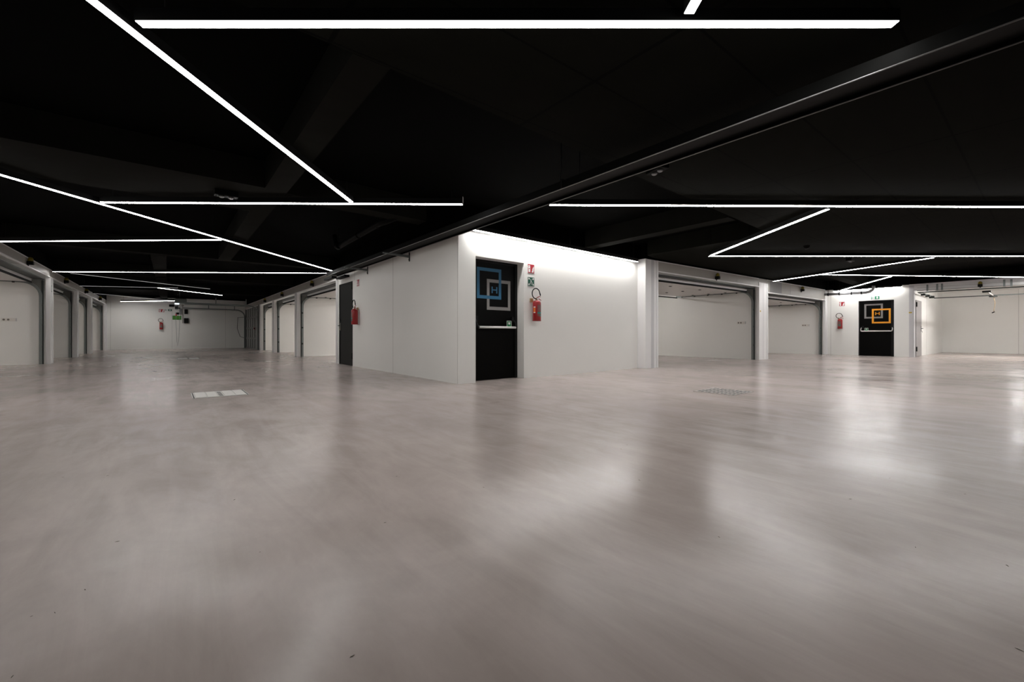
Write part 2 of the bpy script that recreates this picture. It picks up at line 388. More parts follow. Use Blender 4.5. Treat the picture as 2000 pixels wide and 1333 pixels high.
gbox(.05, .45, .225, 5.7, 0, 2.74, 'wall_partition', 'left side wall of first right hand garage')
gbox(.05, 12.2, 5.7, 5.85, 0, 2.74, 'wall_outer', 'rear wall of right hand garages')
gbox(.1, 12.2, .1, 5.85, 2.74, 2.84, 'ceiling_garage', 'white ceiling inside right hand garages')
# open garage at the far right
wall_box('wall_side', XF+.24, 28.2, 3.15, 3.33, 0, 2.74, 'white side wall of the open garage with a grey door', [(24.0, 24.01, 3.148, 3.15, 0, 2.7)])
wall_box('wall_side', XF, 28.0, -3.2, -3.0, 0, 2.74, 'side wall of open garage, outside the frame')
wall_box('wall_end', XF, XF+.2, -7, -3.2, 0, TOP+.03, 'white wall beyond the open garage, outside the frame')
struct(MB().box(XF+.31, 28, -3.2, 3.15, 2.74, 2.84).build('ceiling_garage', 'wall'), 'white ceiling inside open garage at right', 'ceiling')
b = MB().box(.0, 6.1, .0, .06, 2.41, TOP+.03).box(.21, 6.1, -.01, .0, 2.50, 2.51, 1).box(.21, 6.1, -.02, .03, 2.385, 2.41, 1)
o = b.build('header', ['white', 'seam']); frame_at(o, (XF, 3.23), RZR); struct(o, 'white header over the open garage at far right', 'header')

# ------------------------------------------------------------------ light strips
def ceil_z(x, y):
    for pts, mm, lb in slabs:
        ins = False; n = len(pts)
        for i in range(n):
            (x1, y1), (x2, y2) = pts[i], pts[(i+1) % n]
            if (y1 > y) != (y2 > y) and x < (x2-x1)*(y-y1)/(y2-y1)+x1: ins = not ins
        if ins: return SL
    return VOID
def strip(p, q, label, z=2.57, wd=.056, group='linear ceiling light strips', pw=1.0):
    p = Vector((*p, 0)); q = Vector((*q, 0)); d = q-p; L = d.length; a = math.atan2(d.y, d.x)
    t = thing('light_strip', label, 'light strip', (p.x, p.y, z), a, group)
    MB().box(0, L, -wd/2, wd/2, .004, .075).build('housing', 'blackm', t)
    MB().box(.006, L-.006, -wd/2+.002, wd/2-.002, 0, .004).build('diffuser', emitm(pw), t)
    n = max(2, int(L/2.2)+1)
    for i in range(n):
        s = .15+(L-.3)*i/(n-1); wp = p+d.normalized()*s; zc = ceil_z(wp.x, wp.y)
        MB().tube([(s, 0, .075), (s, 0, zc-z)], .0022, 6).build('suspension_wire', 'blackm', t)
    return t
strip((-.135, 3.211), (3.206, .546), 'broad level light strip crossing the top of the picture, nearest the camera', pw=1.35)
strip((-.62, 2.77), (1.885, 5.768), 'long diagonal light strip leaving the picture at top left', pw=.85)
strip((1.85, .78), (2.22, 1.235), 'short piece of light strip cut by the top edge, right of centre', pw=1.0)
strip((-.70, 7.85), (3.09, 4.937), 'level light strip left of centre ending in a small upright tip', pw=1.15)
strip((-2.45, 6.14), (3.49, 12.31), 'thin diagonal light strip from left edge to charcoal door', pw=1.0)
strip((-2.52, 12.36), (.75, 9.57), 'level light strip between left garages and the thin diagonal strip', pw=0.8)
strip((-2.52, 17.33), (3.62, 12.80), 'level light strip spanning the corridor above first garages', pw=0.8)
strip((-2.2, 17.45), (1.23, 20.15), 'faint slanting light strip just behind the spanning corridor strip', group='far corridor light strips', pw=.012, wd=.05)
strip((-2.52, 21.8), (.26, 20.46), 'faint level light strip starting over the second left post', group='far corridor light strips', pw=.014, wd=.05)
strip((-.33, 20.9), (1.86, 23.1), 'short slanting light strip in mid corridor pointing at the gate', group='far corridor light strips', pw=.8, wd=.03)
strip((-2.52, 25.38), (.2, 28.2), 'dim slanting light strip near the third left post', group='far corridor light strips', pw=.012, wd=.05)
strip((-1.98, 30.6), (.31, 28.3), 'light strip casting a bright spot on the corridor end wall', group='far corridor light strips', pw=3.0, wd=.04)
p0 = Wp(.2, -.14); p1 = Wp(5.0, -.14)
strip(p0, p1, 'light strip along the wall top above the blue H door', pw=1.8, z=2.555)
strip((4.02, 4.23), (9.9, -.33), 'level light strip starting at the tray right of centre', pw=1.9)
strip((7.19, 1.94), (9.36, 4.68), 'diagonal light strip joining two level strips at upper right', pw=1.7)
strip((9.43, 4.77), (15.9, -.39), 'second level light strip at right, leaving at right edge', pw=1.6)
strip((15.54, 5.70), (13.62, 1.67), 'slanting light strip from the right garage post to upper right', pw=1.6)
strip((14.88, 4.20), (20.9, .18), 'lowest level light strip at right edge', pw=1.3)
strip((20.75, 5.17), (17.0, 3.01), 'short slanting light strip in front of the orange H door wall', pw=2.0)
strip((XF-.13, 5.48), (XF-.13, 3.40), 'light strip along the wall top above the orange H door', pw=1.4)
def bay_lamp(base, rz, L, label, pw, zz=2.45):
    t = thing('tube_lamp', label, 'lamp', (*base, zz), rz, 'tube lamps inside the garages')
    MB().box(-L/2, L/2, -.04, .04, .05, 2.74-zz).build('body', 'white', t)
    MB().box(-L/2+.02, L/2-.02, -.035, .035, 0, .05).build('diffuser', emitm(pw), t)
for y, pw, lb in ((15.3, 4.2, 'nearest left'), (19.9, 2.3, 'second left'), (24.0, 4.2, 'third left'), (28.4, 2.6, 'last left')):
    bay_lamp((-7.7, y), PI/2, 1.5, 'tube lamp inside the %s garage behind its raised door' % lb, pw)
for y, pw, lb in ((15.1, 7.5, 'first right corridor'), (20.0, 8.5, 'second right corridor'), (24.1, 8.0, 'third right corridor')):
    bay_lamp((8.7, y), PI/2, 1.5, 'tube lamp inside the %s garage behind its raised door' % lb, pw)
for s_, pw, lb in ((3.2, 2.6, 'first right hand'), (9.3, 2.2, 'second right hand')):
    bay_lamp(Gp(s_, 4.6), GA, 1.5, 'tube lamp inside the %s garage behind its raised door' % lb, pw)
bay_lamp((22.7, .7), 0, 1.5, 'tube lamp inside open garage at right, left one', 5.5, 2.62)
bay_lamp((22.7, -1.6), 0, 1.5, 'tube lamp inside open garage at right, right one', 5.5, 2.62)
# end tip of the strip left of centre
for ch in [o for o in C.objects if o.get('label', '').startswith('level light strip left of centre')]:
    L_ = (Vector((3.09, 4.937))-Vector((-.70, 7.85))).length
    MB().box(L_, L_+.006, -.028, .028, -.004, .10).build('end_cap', 'signwhite', ch)

# ------------------------------------------------------------------ doors
def h_logo(t, x, z, col, sq1, sq2, m1, m2, front, hy):
    # two interlocked square outlines and an H; sq = (x0, z0)
    a = .555; tk = .058
    lo, hi = (sq1, sq2)
    MB().ring(lo[0], lo[0]+a, lo[1], lo[1]+a, tk, front-.0015, front).build('square_outline', m1, t)
    MB().ring(hi[0], hi[0]+a, hi[1], hi[1]+a, tk, front-.003, front-.0015).build('square_outline', m2, t)
    b = MB(); w_, h_, s_ = .132, .118, .024
    b.box(hy[0], hy[0]+s_, front-.0015, front, hy[1], hy[1]+h_); b.box(hy[0]+w_-s_, hy[0]+w_, front-.0015, front, hy[1], hy[1]+h_)
    b.box(hy[0]+s_, hy[0]+w_-s_, front-.0015, front, hy[1]+h_*.43, hy[1]+h_*.43+.02); b.build('letter_h', col, t)
def chevrons(b, cx, cz, s, y0, y1):
    for k in range(2):
        z = cz-k*s*.75
        b.prism([(cx-s, z+s*.55), (cx-s*.45, z+s*.75), (cx, z+s*.3), (cx+s*.45, z+s*.75), (cx+s, z+s*.55), (cx, z-s*.35)], y0, y1)
def panic_door(name, label, base, rz, dl, dr, dh, sq_grey, sq_col, m_col, hpos, bar, side, y0=.2, ):
    t = thing(name, label, 'door', (*base, 0), rz, kind='structure')
    lf = MB().box(dl, dr, y0, y0+.06, .006, dh).build('leaf', 'door', t)
    b = MB().box(dl-.0, dl+.03, y0-.012, y0, 0, dh).box(dr-.085, dr, y0-.014, y0, 0, dh).box(dl, dr, y0-.012, y0, dh-.04, dh)
    b.build('frame', 'blackm', t)
    h_logo(t, 0, 0, m_col, sq_grey, sq_col, 'greyv', m_col, y0, hpos)
    bx0, bx1, bz = bar; yb = y0-.10
    pb = MB().tube([(bx0, yb, bz), (bx1, yb, bz)], .02, 14).xf(Matrix.Translation((0, 0, 0))).build('push_bar', 'signwhite', t)
    for x, sg in ((bx0, 1), (bx1, -1)):
        MB().tube([(x-sg*.02, y0-.02, bz+.14), (x-sg*.035, y0-.06, bz+.08), (x-sg*.02, yb, bz+.0), (x+sg*.005, yb, bz)], [.012, .014, .016, .018], 10).build('bar_arm', 'blackm' if side == 'blue' else 'chrome', t)
        MB().box(x-.03, x+.03, y0-.03, y0, bz+.10, bz+.2).build('bar_mount', 'blackm', t)
    sx = bx1-.16 if side == 'blue' else bx0+.15
    st = MB().box(sx-.052, sx+.052, yb-.002, yb, bz+.012, bz+.118).build('exit_sticker', 'stickgreen', t, bev=.012)
    MB().ring(sx-.056, sx+.056, bz+.008, bz+.122, .007, yb-.003, yb-.001).build('sticker_rim', 'signwhite', st)
    b = MB(); chevrons(b, sx, bz+.078, .028, yb-.005, yb-.002); b.build('chevron', 'signwhite', st)
    return t
panic_door('door_1', 'black fire door with blue and grey H squares in the bright wall', CORNER, WA, .37, 1.49, 2.158,
           (.745, 1.27), (.522, 1.467), 'blue', (.853, 1.575), (.50, 1.345, .952), 'blue')
# orange door: frame x runs along -Y from the wall line
panic_door('door_2', 'black fire door with orange and grey H squares at far right', (XF, 4.72), RZR, .02, 1.068, 2.128,
           (.185, 1.445), (.415, 1.25), 'orange', (.515, 1.565), (.12, .995, .955), 'orange', y0=.06)
# charcoal door in the corridor wall
t = thing('door_3', 'plain charcoal door in the corridor wall beside an extinguisher', 'door', (XR, 12.47, 0), RZR, kind='structure')
MB().box(0.012, 1.118, .012, .06, .006, 2.205).build('leaf', 'ddoor', t)
MB().box(0, .012, -.002, .06, 0, 2.215).box(1.118, 1.128, -.002, .06, 0, 2.215).box(0, 1.128, -.002, .06, 2.205, 2.218).build('frame', 'blackm', t)
hp = MB().box(.05, .085, .004, .012, .93, 1.15).build('handle_plate', 'chrome', t)
MB().tube([(.068, .004, 1.07), (.068, -.05, 1.07), (.075, -.058, 1.07), (.19, -.058, 1.07)], .009, 10).build('lever', 'blackm', hp)
MB().tube([(.068, .004, .97), (.068, -.012, .97)], .014, 14).build('cylinder_lock', 'brass', hp)
MB().box(.045, .09, -.004, .012, 1.19, 1.26).build('latch_cover', 'blackm', t)
for z in (.18, 2.0): MB().tube([(1.10, -.008, z), (1.10, -.008, z+.16)], .013, 10).build('hinge', 'blackm', t)
# grey door inside the open garage (on its left side wall)
t = thing('door_4', 'narrow grey service door on the open garage side wall', 'door', (21.55, 3.15, 0), 0, kind='structure')
MB().box(0, 1.05, -.045, -.001, .01, 2.10).build('leaf', 'gdoor', t)
hp = MB().box(.93, .965, -.052, -.045, .93, 1.15).build('handle_plate', 'blackm', t)
MB().tube([(.947, -.05, 1.05), (.947, -.1, 1.05), (.80, -.1, 1.05)], .011, 8).build('lever', 'blackm', hp)
MB().tube([(.947, -.05, .96), (.947, -.075, .96), (.947, -.08, .90)], .006, 6).build('key', 'blackm', hp)
for z in (.2, 1.85): MB().box(-.03, .03, -.075, -.045, z, z+.17).build('hinge', 'blackm', t)

# ------------------------------------------------------------------ raised sectional garage doors
def garage_door(base, rz, W, Hh, label, deep=2.65, zl=2.235, group='raised sectional garage doors', hang=False):
    t = thing('garage_door', label, 'garage door', (*base, 0), rz, group)
    zt = zl+.01; r = .38
    for x in (.045, W-.045):
        if hang and x < 1:
            MB().box(x-.03, x+.03, .2, deep+.25, zt-.022, zt+.022).build('track', 'steel', t); MB().box(x-.03, x+.09, .6, .65, zt-.08, zt).box(x-.03, x+.09, 1.5, 1.55, zt-.08, zt).box(x-.03, x+.12, 2.3, 2.36, zt-.09, zt).build('roller_bracket', 'dsteel', t); continue
        path = [(x, .15, 0), (x, .15, zt-r)]+[(x, .15+r-r*math.cos(a), zt-r+r*math.sin(a)) for a in [PI/2*k/8 for k in range(1, 9)]]+[(x, deep+.25, zt)]
        tr = MB().tube(path, 0, sq=(.03, .022)).build('track', 'steel', t)
        sgn = 1 if x < W/2 else -1
        MB().box(x-.045*sgn, x-.015*sgn, .095, .14, 0, zt+.05).build('angle_post', 'dsteel', t)
        b = MB()
        for k in range(5):
            y = .62+k*(deep-.5)/4.3; b.box(x-.03, x+.05*sgn, y, y+.05, zt-.05, zt+.03)
        for z in (.45, 1.05, 1.6): b.box(x-.02, x+.03, .11, .17, z, z+.06)
        b.build('roller_bracket', 'dsteel', tr)
    # four panels lying under the ceiling, first one tipped towards the opening
    y0 = .32; n = 4; st = (deep-y0)/n
    for k in range(0 if hang else n):
        a, c = y0+k*st, y0+(k+1)*st-.008
        p = MB().box(.1, W-.1, a, c, zl, zl+.045).build('door_panel', 'leafw', t)
        b = MB(); m_ = max(3, int(W/1.1))
        for j in range(m_):
            x = .35+(W-.7)*j/(m_-1); b.box(x-.035, x+.035, c-.03, c+.03, zl-.012, zl-.001); b.tube([(x-.045, c, zl-.012), (x+.045, c, zl-.012)], .008, 6)
        if k < n-1: b.build('panel_hinge', 'dsteel', p)
        else: b.bm.free()
    if not hang:
        MB().box(.1, W-.1, y0-.012, y0, zl+.02, zl+.085).build('bottom_rail', 'white', t)
        MB().box(.1, W-.1, y0-.014, y0+.01, zl-.03, zl+.02).build('rubber_seal', 'rubber', t)
    else: MB().box(.0, W, .1, .14, zl-.0, zl+.035).build('cross_bar', 'dsteel', t)
    MB().box(.06, W-.06, deep+.2, deep+.24, zl-.05, zl-.015).build('cross_bar', 'dsteel', t)
    if not hang:
        MB().box(.01, W-.01, .09, .30, zt+.075, zt+.10).build('gap_shade_strip', 'dsteel', t)  # dark sheet added to stand for shade in the gap behind the header
        for x in (.012, W-.020):
            q = [(.10, zt-.55), (.125, zt-.55)]+[(.125+r-r*math.cos(a), zt-r+r*math.sin(a)+.02) for a in [PI/2*k/8 for k in range(9)]]+[(.62, zt+.02), (.62, zt+.07), (.10, zt+.07)]
            MB().prism([(b_, c_) for b_, c_ in q], 0, .006).xf(Matrix.Translation((x, 0, 0)) @ Matrix(((0, 1, 0, 0), (1, 0, 0, 0), (0, 0, 1, 0), (0, 0, 0, 1)))).build('side_plate', 'plate', t)
    MB().tube([(.05, .12, Hh-.02+.09), (W-.05, .12, Hh-.02+.09)], .016, 8).build('spring_shaft', 'steel', t)
    if hang:
        MB().box(1.65, 1.69, .3, 3.3, zl-.075, zl-.045).build('opener_rail', 'header', t); MB().box(1.57, 1.77, .25, .45, zl-.09, zl-.04).build('opener_carriage', 'black', t)
        MB().box(1.57, 1.77, 2.75, 3.1, zl-.1, zl-.045).build('opener_trolley', 'dsteel', t)
        for x in (.25, .5, .62, 2.05, 2.2, 4.4): MB().box(x, x+.05, -.05, -.045, zt+.03, 2.60).build('hanger', 'steel', t)
    return t
lbl = ['raised white garage door in the left bay cut by the picture edge', 'raised garage door in the bay after the green sign post',
       'raised garage door in the third left bay', 'raised garage door in the left bay next to the end wall']
for (a, c), l in zip(LO, lbl): garage_door((XL-.02, a), RZL, c-a, 2.44, l, zl=2.26)
lbl = ['raised garage door in the bay beside the charcoal door', 'raised garage door in second right corridor bay', 'raised garage door in the bay next to grey gate']
for (a, c), l in zip(RO, lbl): garage_door((XR+.02, c), RZR, c-a, 2.40, l, zl=2.24)
garage_door(Gp(.52, .02), GA, 5.48, 2.395, 'large raised garage door beyond the bright wall', zl=2.235)
garage_door(Gp(6.66, .02), GA, 5.27, 2.235, 'raised garage door left of the orange door wall', zl=2.10)
garage_door((XF+.02, 3.02), RZR, 5.9, 2.4, 'raised garage door of the open bay at right edge', deep=2.9, zl=2.33, hang=True)

# ------------------------------------------------------------------ closed grey gate near the corridor end (right wall)
t = thing('entrance_gate', 'closed grey ribbed entrance gate near the corridor end', 'gate', (XR, 31.28, 0), RZR)
GW = 31.28-26.05
for k in range(4):
    z0 = .01+k*.6; pn = MB().box(.06, GW-.12, .03, .06, z0, z0+.595).build('gate_panel', 'gate', t)
    b = MB()
    for x in [.06+i*(GW-.2)/6 for i in range(7)]: b.box(x, x+.10, .004, .03, z0, z0+.595)
    b.box(.06, GW-.12, .006, .03, z0, z0+.05); b.box(.06, GW-.12, .006, .03, z0+.545, z0+.595)
    b.build('stile', 'gated', pn)
MB().box(0, .06, -.03, .08, 0, 2.4).build('gate_frame', 'gate', t); MB().box(GW-.14, GW-.06, -.05, .08, 0, 2.4).build('gate_frame', 'gate', t)
lk = MB().box(3.4, 3.62, -.03, .01, 1.1, 1.22).build('latch', 'red', t, bev=.01); MB().tube([(3.62, -.03, 1.16), (3.8, -.05, 1.16)], .03, 10).build('latch_handle', 'blackm', lk)
MB().tube([(.02, -.1, 1.9), (.0, -.42, 1.88), (.0, -.45, 1.2), (.02, -.3, .7), (.05, -.05, .6)], .012, 8).build('spiral_cable', 'blackm', t)
for x, z in ((GW-.09, 2.33), (.09, 2.33)):
    r = .42
    path = [(x, -.07, 0), (x, -.07, z-r)]+[(x, -.07-r+r*math.cos(a), z-r+r*math.sin(a)) for a in [PI/2*k/8 for k in range(1, 9)]]+[(x, -3.1, z+.03)]
    MB().tube(path, 0, sq=(.03, .03)).build('track', 'steel', t)
for x, y in ((GW-.09, -.6), (GW-.09, -1.9), (.09, -.6), (.09, -1.9)): MB().box(x-.02, x+.02, y-.02, y+.02, 2.36, 2.66).build('hanger', 'steel', t)
MB().box(GW/2-.03, GW/2+.03, -3.1, 0, 2.42, 2.47).build('opener_rail', 'steel', t)

# ceiling opener unit and what hangs near it
t = thing('gate_opener', 'grey gate opener hanging under the ceiling at corridor end', 'gate opener', (.42, 27.2, 2.38))
MB().box(-.2, .28, -.2, .25, 0, .24).build('housing', 'steel', t, bev=.04)
MB().box(-.2, -.02, -.17, .15, -.05, 0).build('lamp_cover', 'lens', t, bev=.01)
MB().tube([(0, 0, .24), (0, 0, .64)], .015, 8).build('hanger', 'steel', t)
t = thing('pull_cord', 'thin grey looped pull cord hanging in front of end wall', 'cord', (.36, 29.0, .2))
pts = [(-.07, 0, 2.0), (-.07, 0, 1.2), (-.03, 0, .3), (0, 0, 0), (.04, 0, .3), (.09, 0, 1.2), (.09, 0, 2.0)]
MB().tube(pts, .008, 6).build('cord', 'steel', t)
MB().box(-.09, -.03, -.03, .03, 1.62, 1.72).build('toggle', 'red', t, bev=.01)
MB().box(-.09, .11, -.05, .05, 2.0, 2.06).box(0, .02, -.01, .01, 2.06, 2.82).build('cord_anchor', 'blackm', t)
def wallbox(name, label, cat, x, z0, z1, wd, dep, m, y=YB, detail=True):
    o = thing(name, label, cat, (x, y, z0), 0)
    MB().box(-wd/2, wd/2, -dep, -.001, 0, z1-z0).build('body', m, o, bev=.012)
    if detail: MB().box(-wd/2+.03, wd/2-.03, -dep-.008, -dep, .04, z1-z0-.04).build('cover', m, o, bev=.005)
    return o
wallbox('control_box', 'small black control box high on the end wall', 'control box', .78, 2.02, 2.30, .16, .1, 'black')
wallbox('control_box', 'larger black control box on end wall beside the green board', 'control box', .79, 1.48, 1.78, .21, .12, 'black')
wallbox('junction_box', 'pale grey junction box on the end wall behind the opener', 'junction box', .53, 1.98, 2.33, .13, .09, 'pipe')
wallbox('speaker', 'black siren under the ceiling left of the opener', 'siren', .12, 2.42, 2.54, .24, .14, 'black', detail=False)
wallbox('sensor_box', 'square black sensor between siren and junction box', 'sensor', .34, 2.28, 2.44, .14, .12, 'black', detail=False)
wallbox('key_switch', 'little black switch box above the green board', 'switch', .375, 1.98, 2.10, .16, .07, 'black', detail=False)
t = thing('notice_board', 'bright green notice board on the end wall', 'sign', (.36, YB, 1.68))
MB().box(-.20, .20, -.02, -.001, 0, .235).build('plate', 'boardgreen', t)
MB().ring(-.20, .20, 0, .235, .012, -.024, -.02).build('rim', 'stickgreen', t)
t = thing('conduit', 'pale vertical cable conduit on the end wall', 'conduit', (.625, YB, 1.48))
MB().box(-.025, .025, -.03, -.001, 0, 1.0).build('channel', 'header', t)
MB().box(-.05, .05, -.045, -.001, 1.0, 1.08).build('end_box', 'header', t)

# ------------------------------------------------------------------ cable tray with brackets, pipes
t = thing('cable_tray', 'long black cable tray running along the corridor wall and overhead', 'cable tray', (0, 0, 2.40))
MB().box(3.325, 3.332, -3.5, 12.2, .004, .085).build('side_rail', 'tray', t)
MB().box(3.590, 3.597, -3.5, 12.2, .004, .075).build('side_rail', 'tray', t)
MB().box(3.332, 3.590, -3.5, 12.2, .03, .036).build('tray_bed', 'black', t)
MB().tube([(3.328, -3.5, 0), (3.328, 12.2, 0)], .005, 8).build('lit_edge', 'lip', t)
MB().tube([(3.593, -3.5, 0), (3.593, 12.2, 0)], .005, 8).build('lit_edge', 'lip', t)
b = MB()
for x, y, r in ((3.40, 0, .014), (3.44, 0, .012), (3.49, 0, .016), (3.54, 0, .012)): b.tube([(x, -3.5, .036+r), (x, 12.2, .036+r)], r, 8)
b.build('cable', 'rubber', t)
def bracket(y, label, x1=3.19):
    t = thing('wall_bracket', label, 'bracket', (XR, y, 2.395), 0, 'tray brackets on corridor wall')
    MB().prism([(-.001, -.05), (-.001, .0), (x1-XR, .0), (x1-XR, -.018)], -.018, .018).build('arm', 'steel', t)
    MB().box(-.012, -.001, -.02, .02, -.12, .06).build('back_plate', 'dsteel', t)
    MB().tube([(-.012, 0, -.09), (-.025, 0, -.09)], .012, 8).build('bolt', 'dsteel', t)
    MB().tube([(-.15, 0, 0), (-.15, 0, .05)], .01, 8).build('stud', 'dsteel', t)
bracket(7.95, 'steel bracket under the tray nearer the wall corner')
bracket(10.25, 'steel bracket under the tray nearer the charcoal door')
bracket(5.2, 'steel bracket under the tray past the wall corner') if False else None
for y, lb in ((3.3, 'only one'),):
    t = thing('tray_hanger', 'thin black rod hanger holding the overhead cable tray', 'hanger', (3.46, y, 2.40))
    for x in (-.145, .145): MB().tube([(x, 0, .0), (x, 0, ceil_z(3.46+x, y)-2.40)], .004, 6).build('rod', 'blackm', t)
    MB().box(-.15, .15, -.015, .015, .086, .1).build('cross_piece', 'blackm', t)
for (x, y, lb) in ((3.45, 11.95, 'black tray end stub over the charcoal door, outer'), (3.64, 11.5, 'black tray end stub over the charcoal door, inner')):
    t = thing('cable_duct', lb, 'duct', (x, y, 2.335))
    MB().box(-.06, .06, -.0, .75, 0, .05).build('duct', 'black', t); MB().box(-.065, .065, -.01, 0, -.006, .055).build('end_cap', 'blackm', t)
t = thing('drain_pipe', 'dark drain pipe slung below the ceiling left of the tray', 'pipe', (0, 0, 0))
MB().tube([(2.78, 9.6, 2.95), (2.79, 9.5, 2.70), (2.79, 9.4, 2.66), (2.76, 8.5, 2.66), (2.72, 6.9, 2.66), (2.75, 6.75, 2.66), (2.85, 6.6, 2.70), (2.9, 6.5, 2.95)], .05, 14).build('pipe', 'tray', t)
for y in (9.2, 8.0, 7.05): MB().tube([(2.745, y-.02, 2.66), (2.745, y+.02, 2.66)], .062, 14).tube([(2.745, y, 2.71), (2.745, y, 3.01)], .006, 6).build('pipe_clamp', 'tray', t)
# drain pipe over the orange door
t = thing('drain_pipe', 'grey pipe under the light strip above the orange door', 'pipe', (XF-.27, 0, 0))
pth = [(0, 5.95, 2.45), (0, 4.55, 2.43), (0, 4.42, 2.43), (0, 4.30, 2.455), (0, 4.22, 2.52), (0, 4.19, 2.60), (0, 4.19, 2.67)]
MB().tube(pth, .05, 16).build('pipe', 'pipe', t)
for y in (5.62, 5.25, 4.86, 4.55): MB().tube([(0, y-.02, 2.445-(5.95-y)*.013), (0, y+.02, 2.445-(5.95-y)*.013)], .06, 16).tube([(0, y, 2.49), (0, y, 3.0)], .006, 6).build('pipe_clamp', 'blackm', t)

# ------------------------------------------------------------------ fire extinguishers
def extinguisher(base, rz, z, label):
    t = thing('fire_extinguisher', label, 'fire extinguisher', (*base, z), rz, 'wall mounted fire extinguishers'); cy = -.105; r = .08
    body = MB().lathe([(.074, 0), (r, .008), (r, .335), (.076, .355), (.062, .375), (.035, .388), (.022, .392)], 0, cy).build('cylinder', 'red', t)
    MB().lathe([(r+.002, 0), (r+.002, .012), (r+.001, .014)], 0, cy).build('base_ring', 'red', t)
    # printed label wrapped on the front
    def wrap(a0, a1, z0, z1, m, nm, rr=r+.0012):
        b = MB(); n = 8
        A = [[b.bm.verts.new((rr*math.sin(a0+(a1-a0)*i/n), cy-rr*math.cos(a0+(a1-a0)*i/n), zz)) for i in range(n+1)] for zz in (z0, z1)]
        for i in range(n): b.bm.faces.new((A[0][i], A[0][i+1], A[1][i+1], A[1][i]))
        return b.build(nm, m, body)
    wrap(-.65, .60, .085, .30, 'label', 'instruction_label')
    wrap(-.62, .57, .135, .165, 'teal', 'label_band', r+.002); wrap(-.05, .57, .092, .11, 'teal', 'label_band', r+.002)
    for zz in (.19, .21, .23, .25, .275): wrap(-.5, .5, zz, zz+.004, 'greyv', 'label_line', r+.002)
    wrap(-1.6, -1.1, .15, .27, 'flame', 'hazard_label'); wrap(-1.6, -1.1, .15, .165, 'signwhite', 'label_band', r+.002); wrap(-1.6, -1.1, .25, .27, 'signwhite', 'label_band', r+.002)
    v = MB().lathe([(.02, .388), (.022, .40), (.016, .41), (.018, .43), (.012, .44)], 0, cy).tube([(-.02, cy, .415), (-.045, cy, .42)], .01, 10).build('valve', 'brass', t)
    MB().tube([(.0, cy-.012, .418), (.0, cy-.03, .418)], .017, 14).build('pressure_gauge', 'signwhite', v)
    MB().tube([(.0, cy, .432), (.03, cy, .452), (.07, cy, .468), (.105, cy, .462)], [.009, .009, .008, .006], 8).build('lever', 'red', t)
    MB().tube([(.0, cy, .42), (.04, cy, .424), (.08, cy, .412), (.115, cy, .395)], [.009, .009, .008, .006], 8).build('carry_handle', 'red', t)
    pts = [(-.03+.105*math.cos(a)*.95, cy-.01, .515+.098*math.sin(a)) for a in [R(262)-R(250)*k/22 for k in range(23)]]
    hose = MB().tube([(-.02, cy, .418)]+pts, .010, 10).build('hose', 'rubber', t)
    e = Vector(pts[-1]); MB().tube([e, e+Vector((.012, 0, -.03)), e+Vector((.018, 0, -.055))], [.011, .013, .010], 10).build('nozzle', 'rubber', t)
    MB().box(-.085, -.02, -.03, -.001, .36, .43).build('wall_hook', 'brass', t)
    return t
extinguisher(Wp(1.70), WA, 1.078, 'red fire extinguisher right of the blue H door')
extinguisher((XR, 10.88), RZR, 1.075, 'red fire extinguisher beside the charcoal corridor door')
extinguisher((-.34, YB), 0, 1.12, 'red fire extinguisher on the dim corridor end wall')
extinguisher((XF, 5.27), RZR, 1.06, 'red fire extinguisher left of the orange H door')

# ------------------------------------------------------------------ signs (frame: x right, z up, wall at y = 0, board towards -y)
def board(name, label, base, rz, z, wd, ht, m, proj=.0):
    t = thing(name, label, 'sign', (*base, z), rz)
    MB().box(-wd/2, wd/2, -.006, -.001, 0, ht).build('plate', 'signwhite', t)
    MB().box(-wd/2+.006, wd/2-.006, -.0075, -.006, .006, ht-.006).build('panel', m, t); return t
def flames(b, x, z, s, y0, y1):
    b.prism([(x, z), (x+.5*s, z-.02*s), (x+.85*s, z+.25*s), (x+.62*s, z+.45*s), (x+.95*s, z+.75*s), (x+.7*s, z+.95*s), (x+.9*s, z+1.35*s), (x+.75*s, z+1.9*s),
             (x+.55*s, z+1.35*s), (x+.3*s, z+1.45*s), (x+.42*s, z+1.0*s), (x+.1*s, z+.95*s), (x+.3*s, z+.55*s), (x-.02*s, z+.4*s)], y0, y1)
def ext_sign(label, base, rz, z, wd=.175, ht=.175):
    t = board('safety_sign', label, base, rz, z, wd, ht, 'signred')
    b = MB(); y0, y1 = -.009, -.0075; k = wd/.175
    x = -.045*k
    b.prism([(x-.022*k, .022), (x+.022*k, .022), (x+.022*k, .112), (x+.012*k, .124), (x-.012*k, .124), (x-.022*k, .112)], y0, y1)
    b.prism([(x-.008*k, .124), (x+.008*k, .124), (x+.008*k, .136), (x+.028*k, .128), (x+.028*k, .136), (x+.006*k, .152), (x-.012*k, .15), (x-.034*k, .136), (x-.034*k, .10), (x-.027*k, .10), (x-.027*k, .13), (x-.008*k, .138)], y0, y1)
    b.build('extinguisher_pictogram', 'signwhite', t)
    MB().box(x-.012*k, x+.012*k, -.0098, -.009, .078, .096).build('pictogram_detail', 'signred', t)
    b = MB(); flames(b, .018*k, .02, .062*k, y0, y1); b.build('flame_pictogram', 'signwhite', t)
    return t
ext_sign('red extinguisher sign right of the blue H door, above green sign', Wp(1.643), WA, 1.985)
ext_sign('red extinguisher sign high beside the charcoal door', (XR, 10.92), RZR, 2.04, .19, .175)
ext_sign('red extinguisher sign on the corridor end wall', (-.33, YB), 0, 2.09, .25, .175)
ext_sign('red extinguisher sign left of the orange H door', (XF, 5.232), RZR, 1.96, .19, .175)
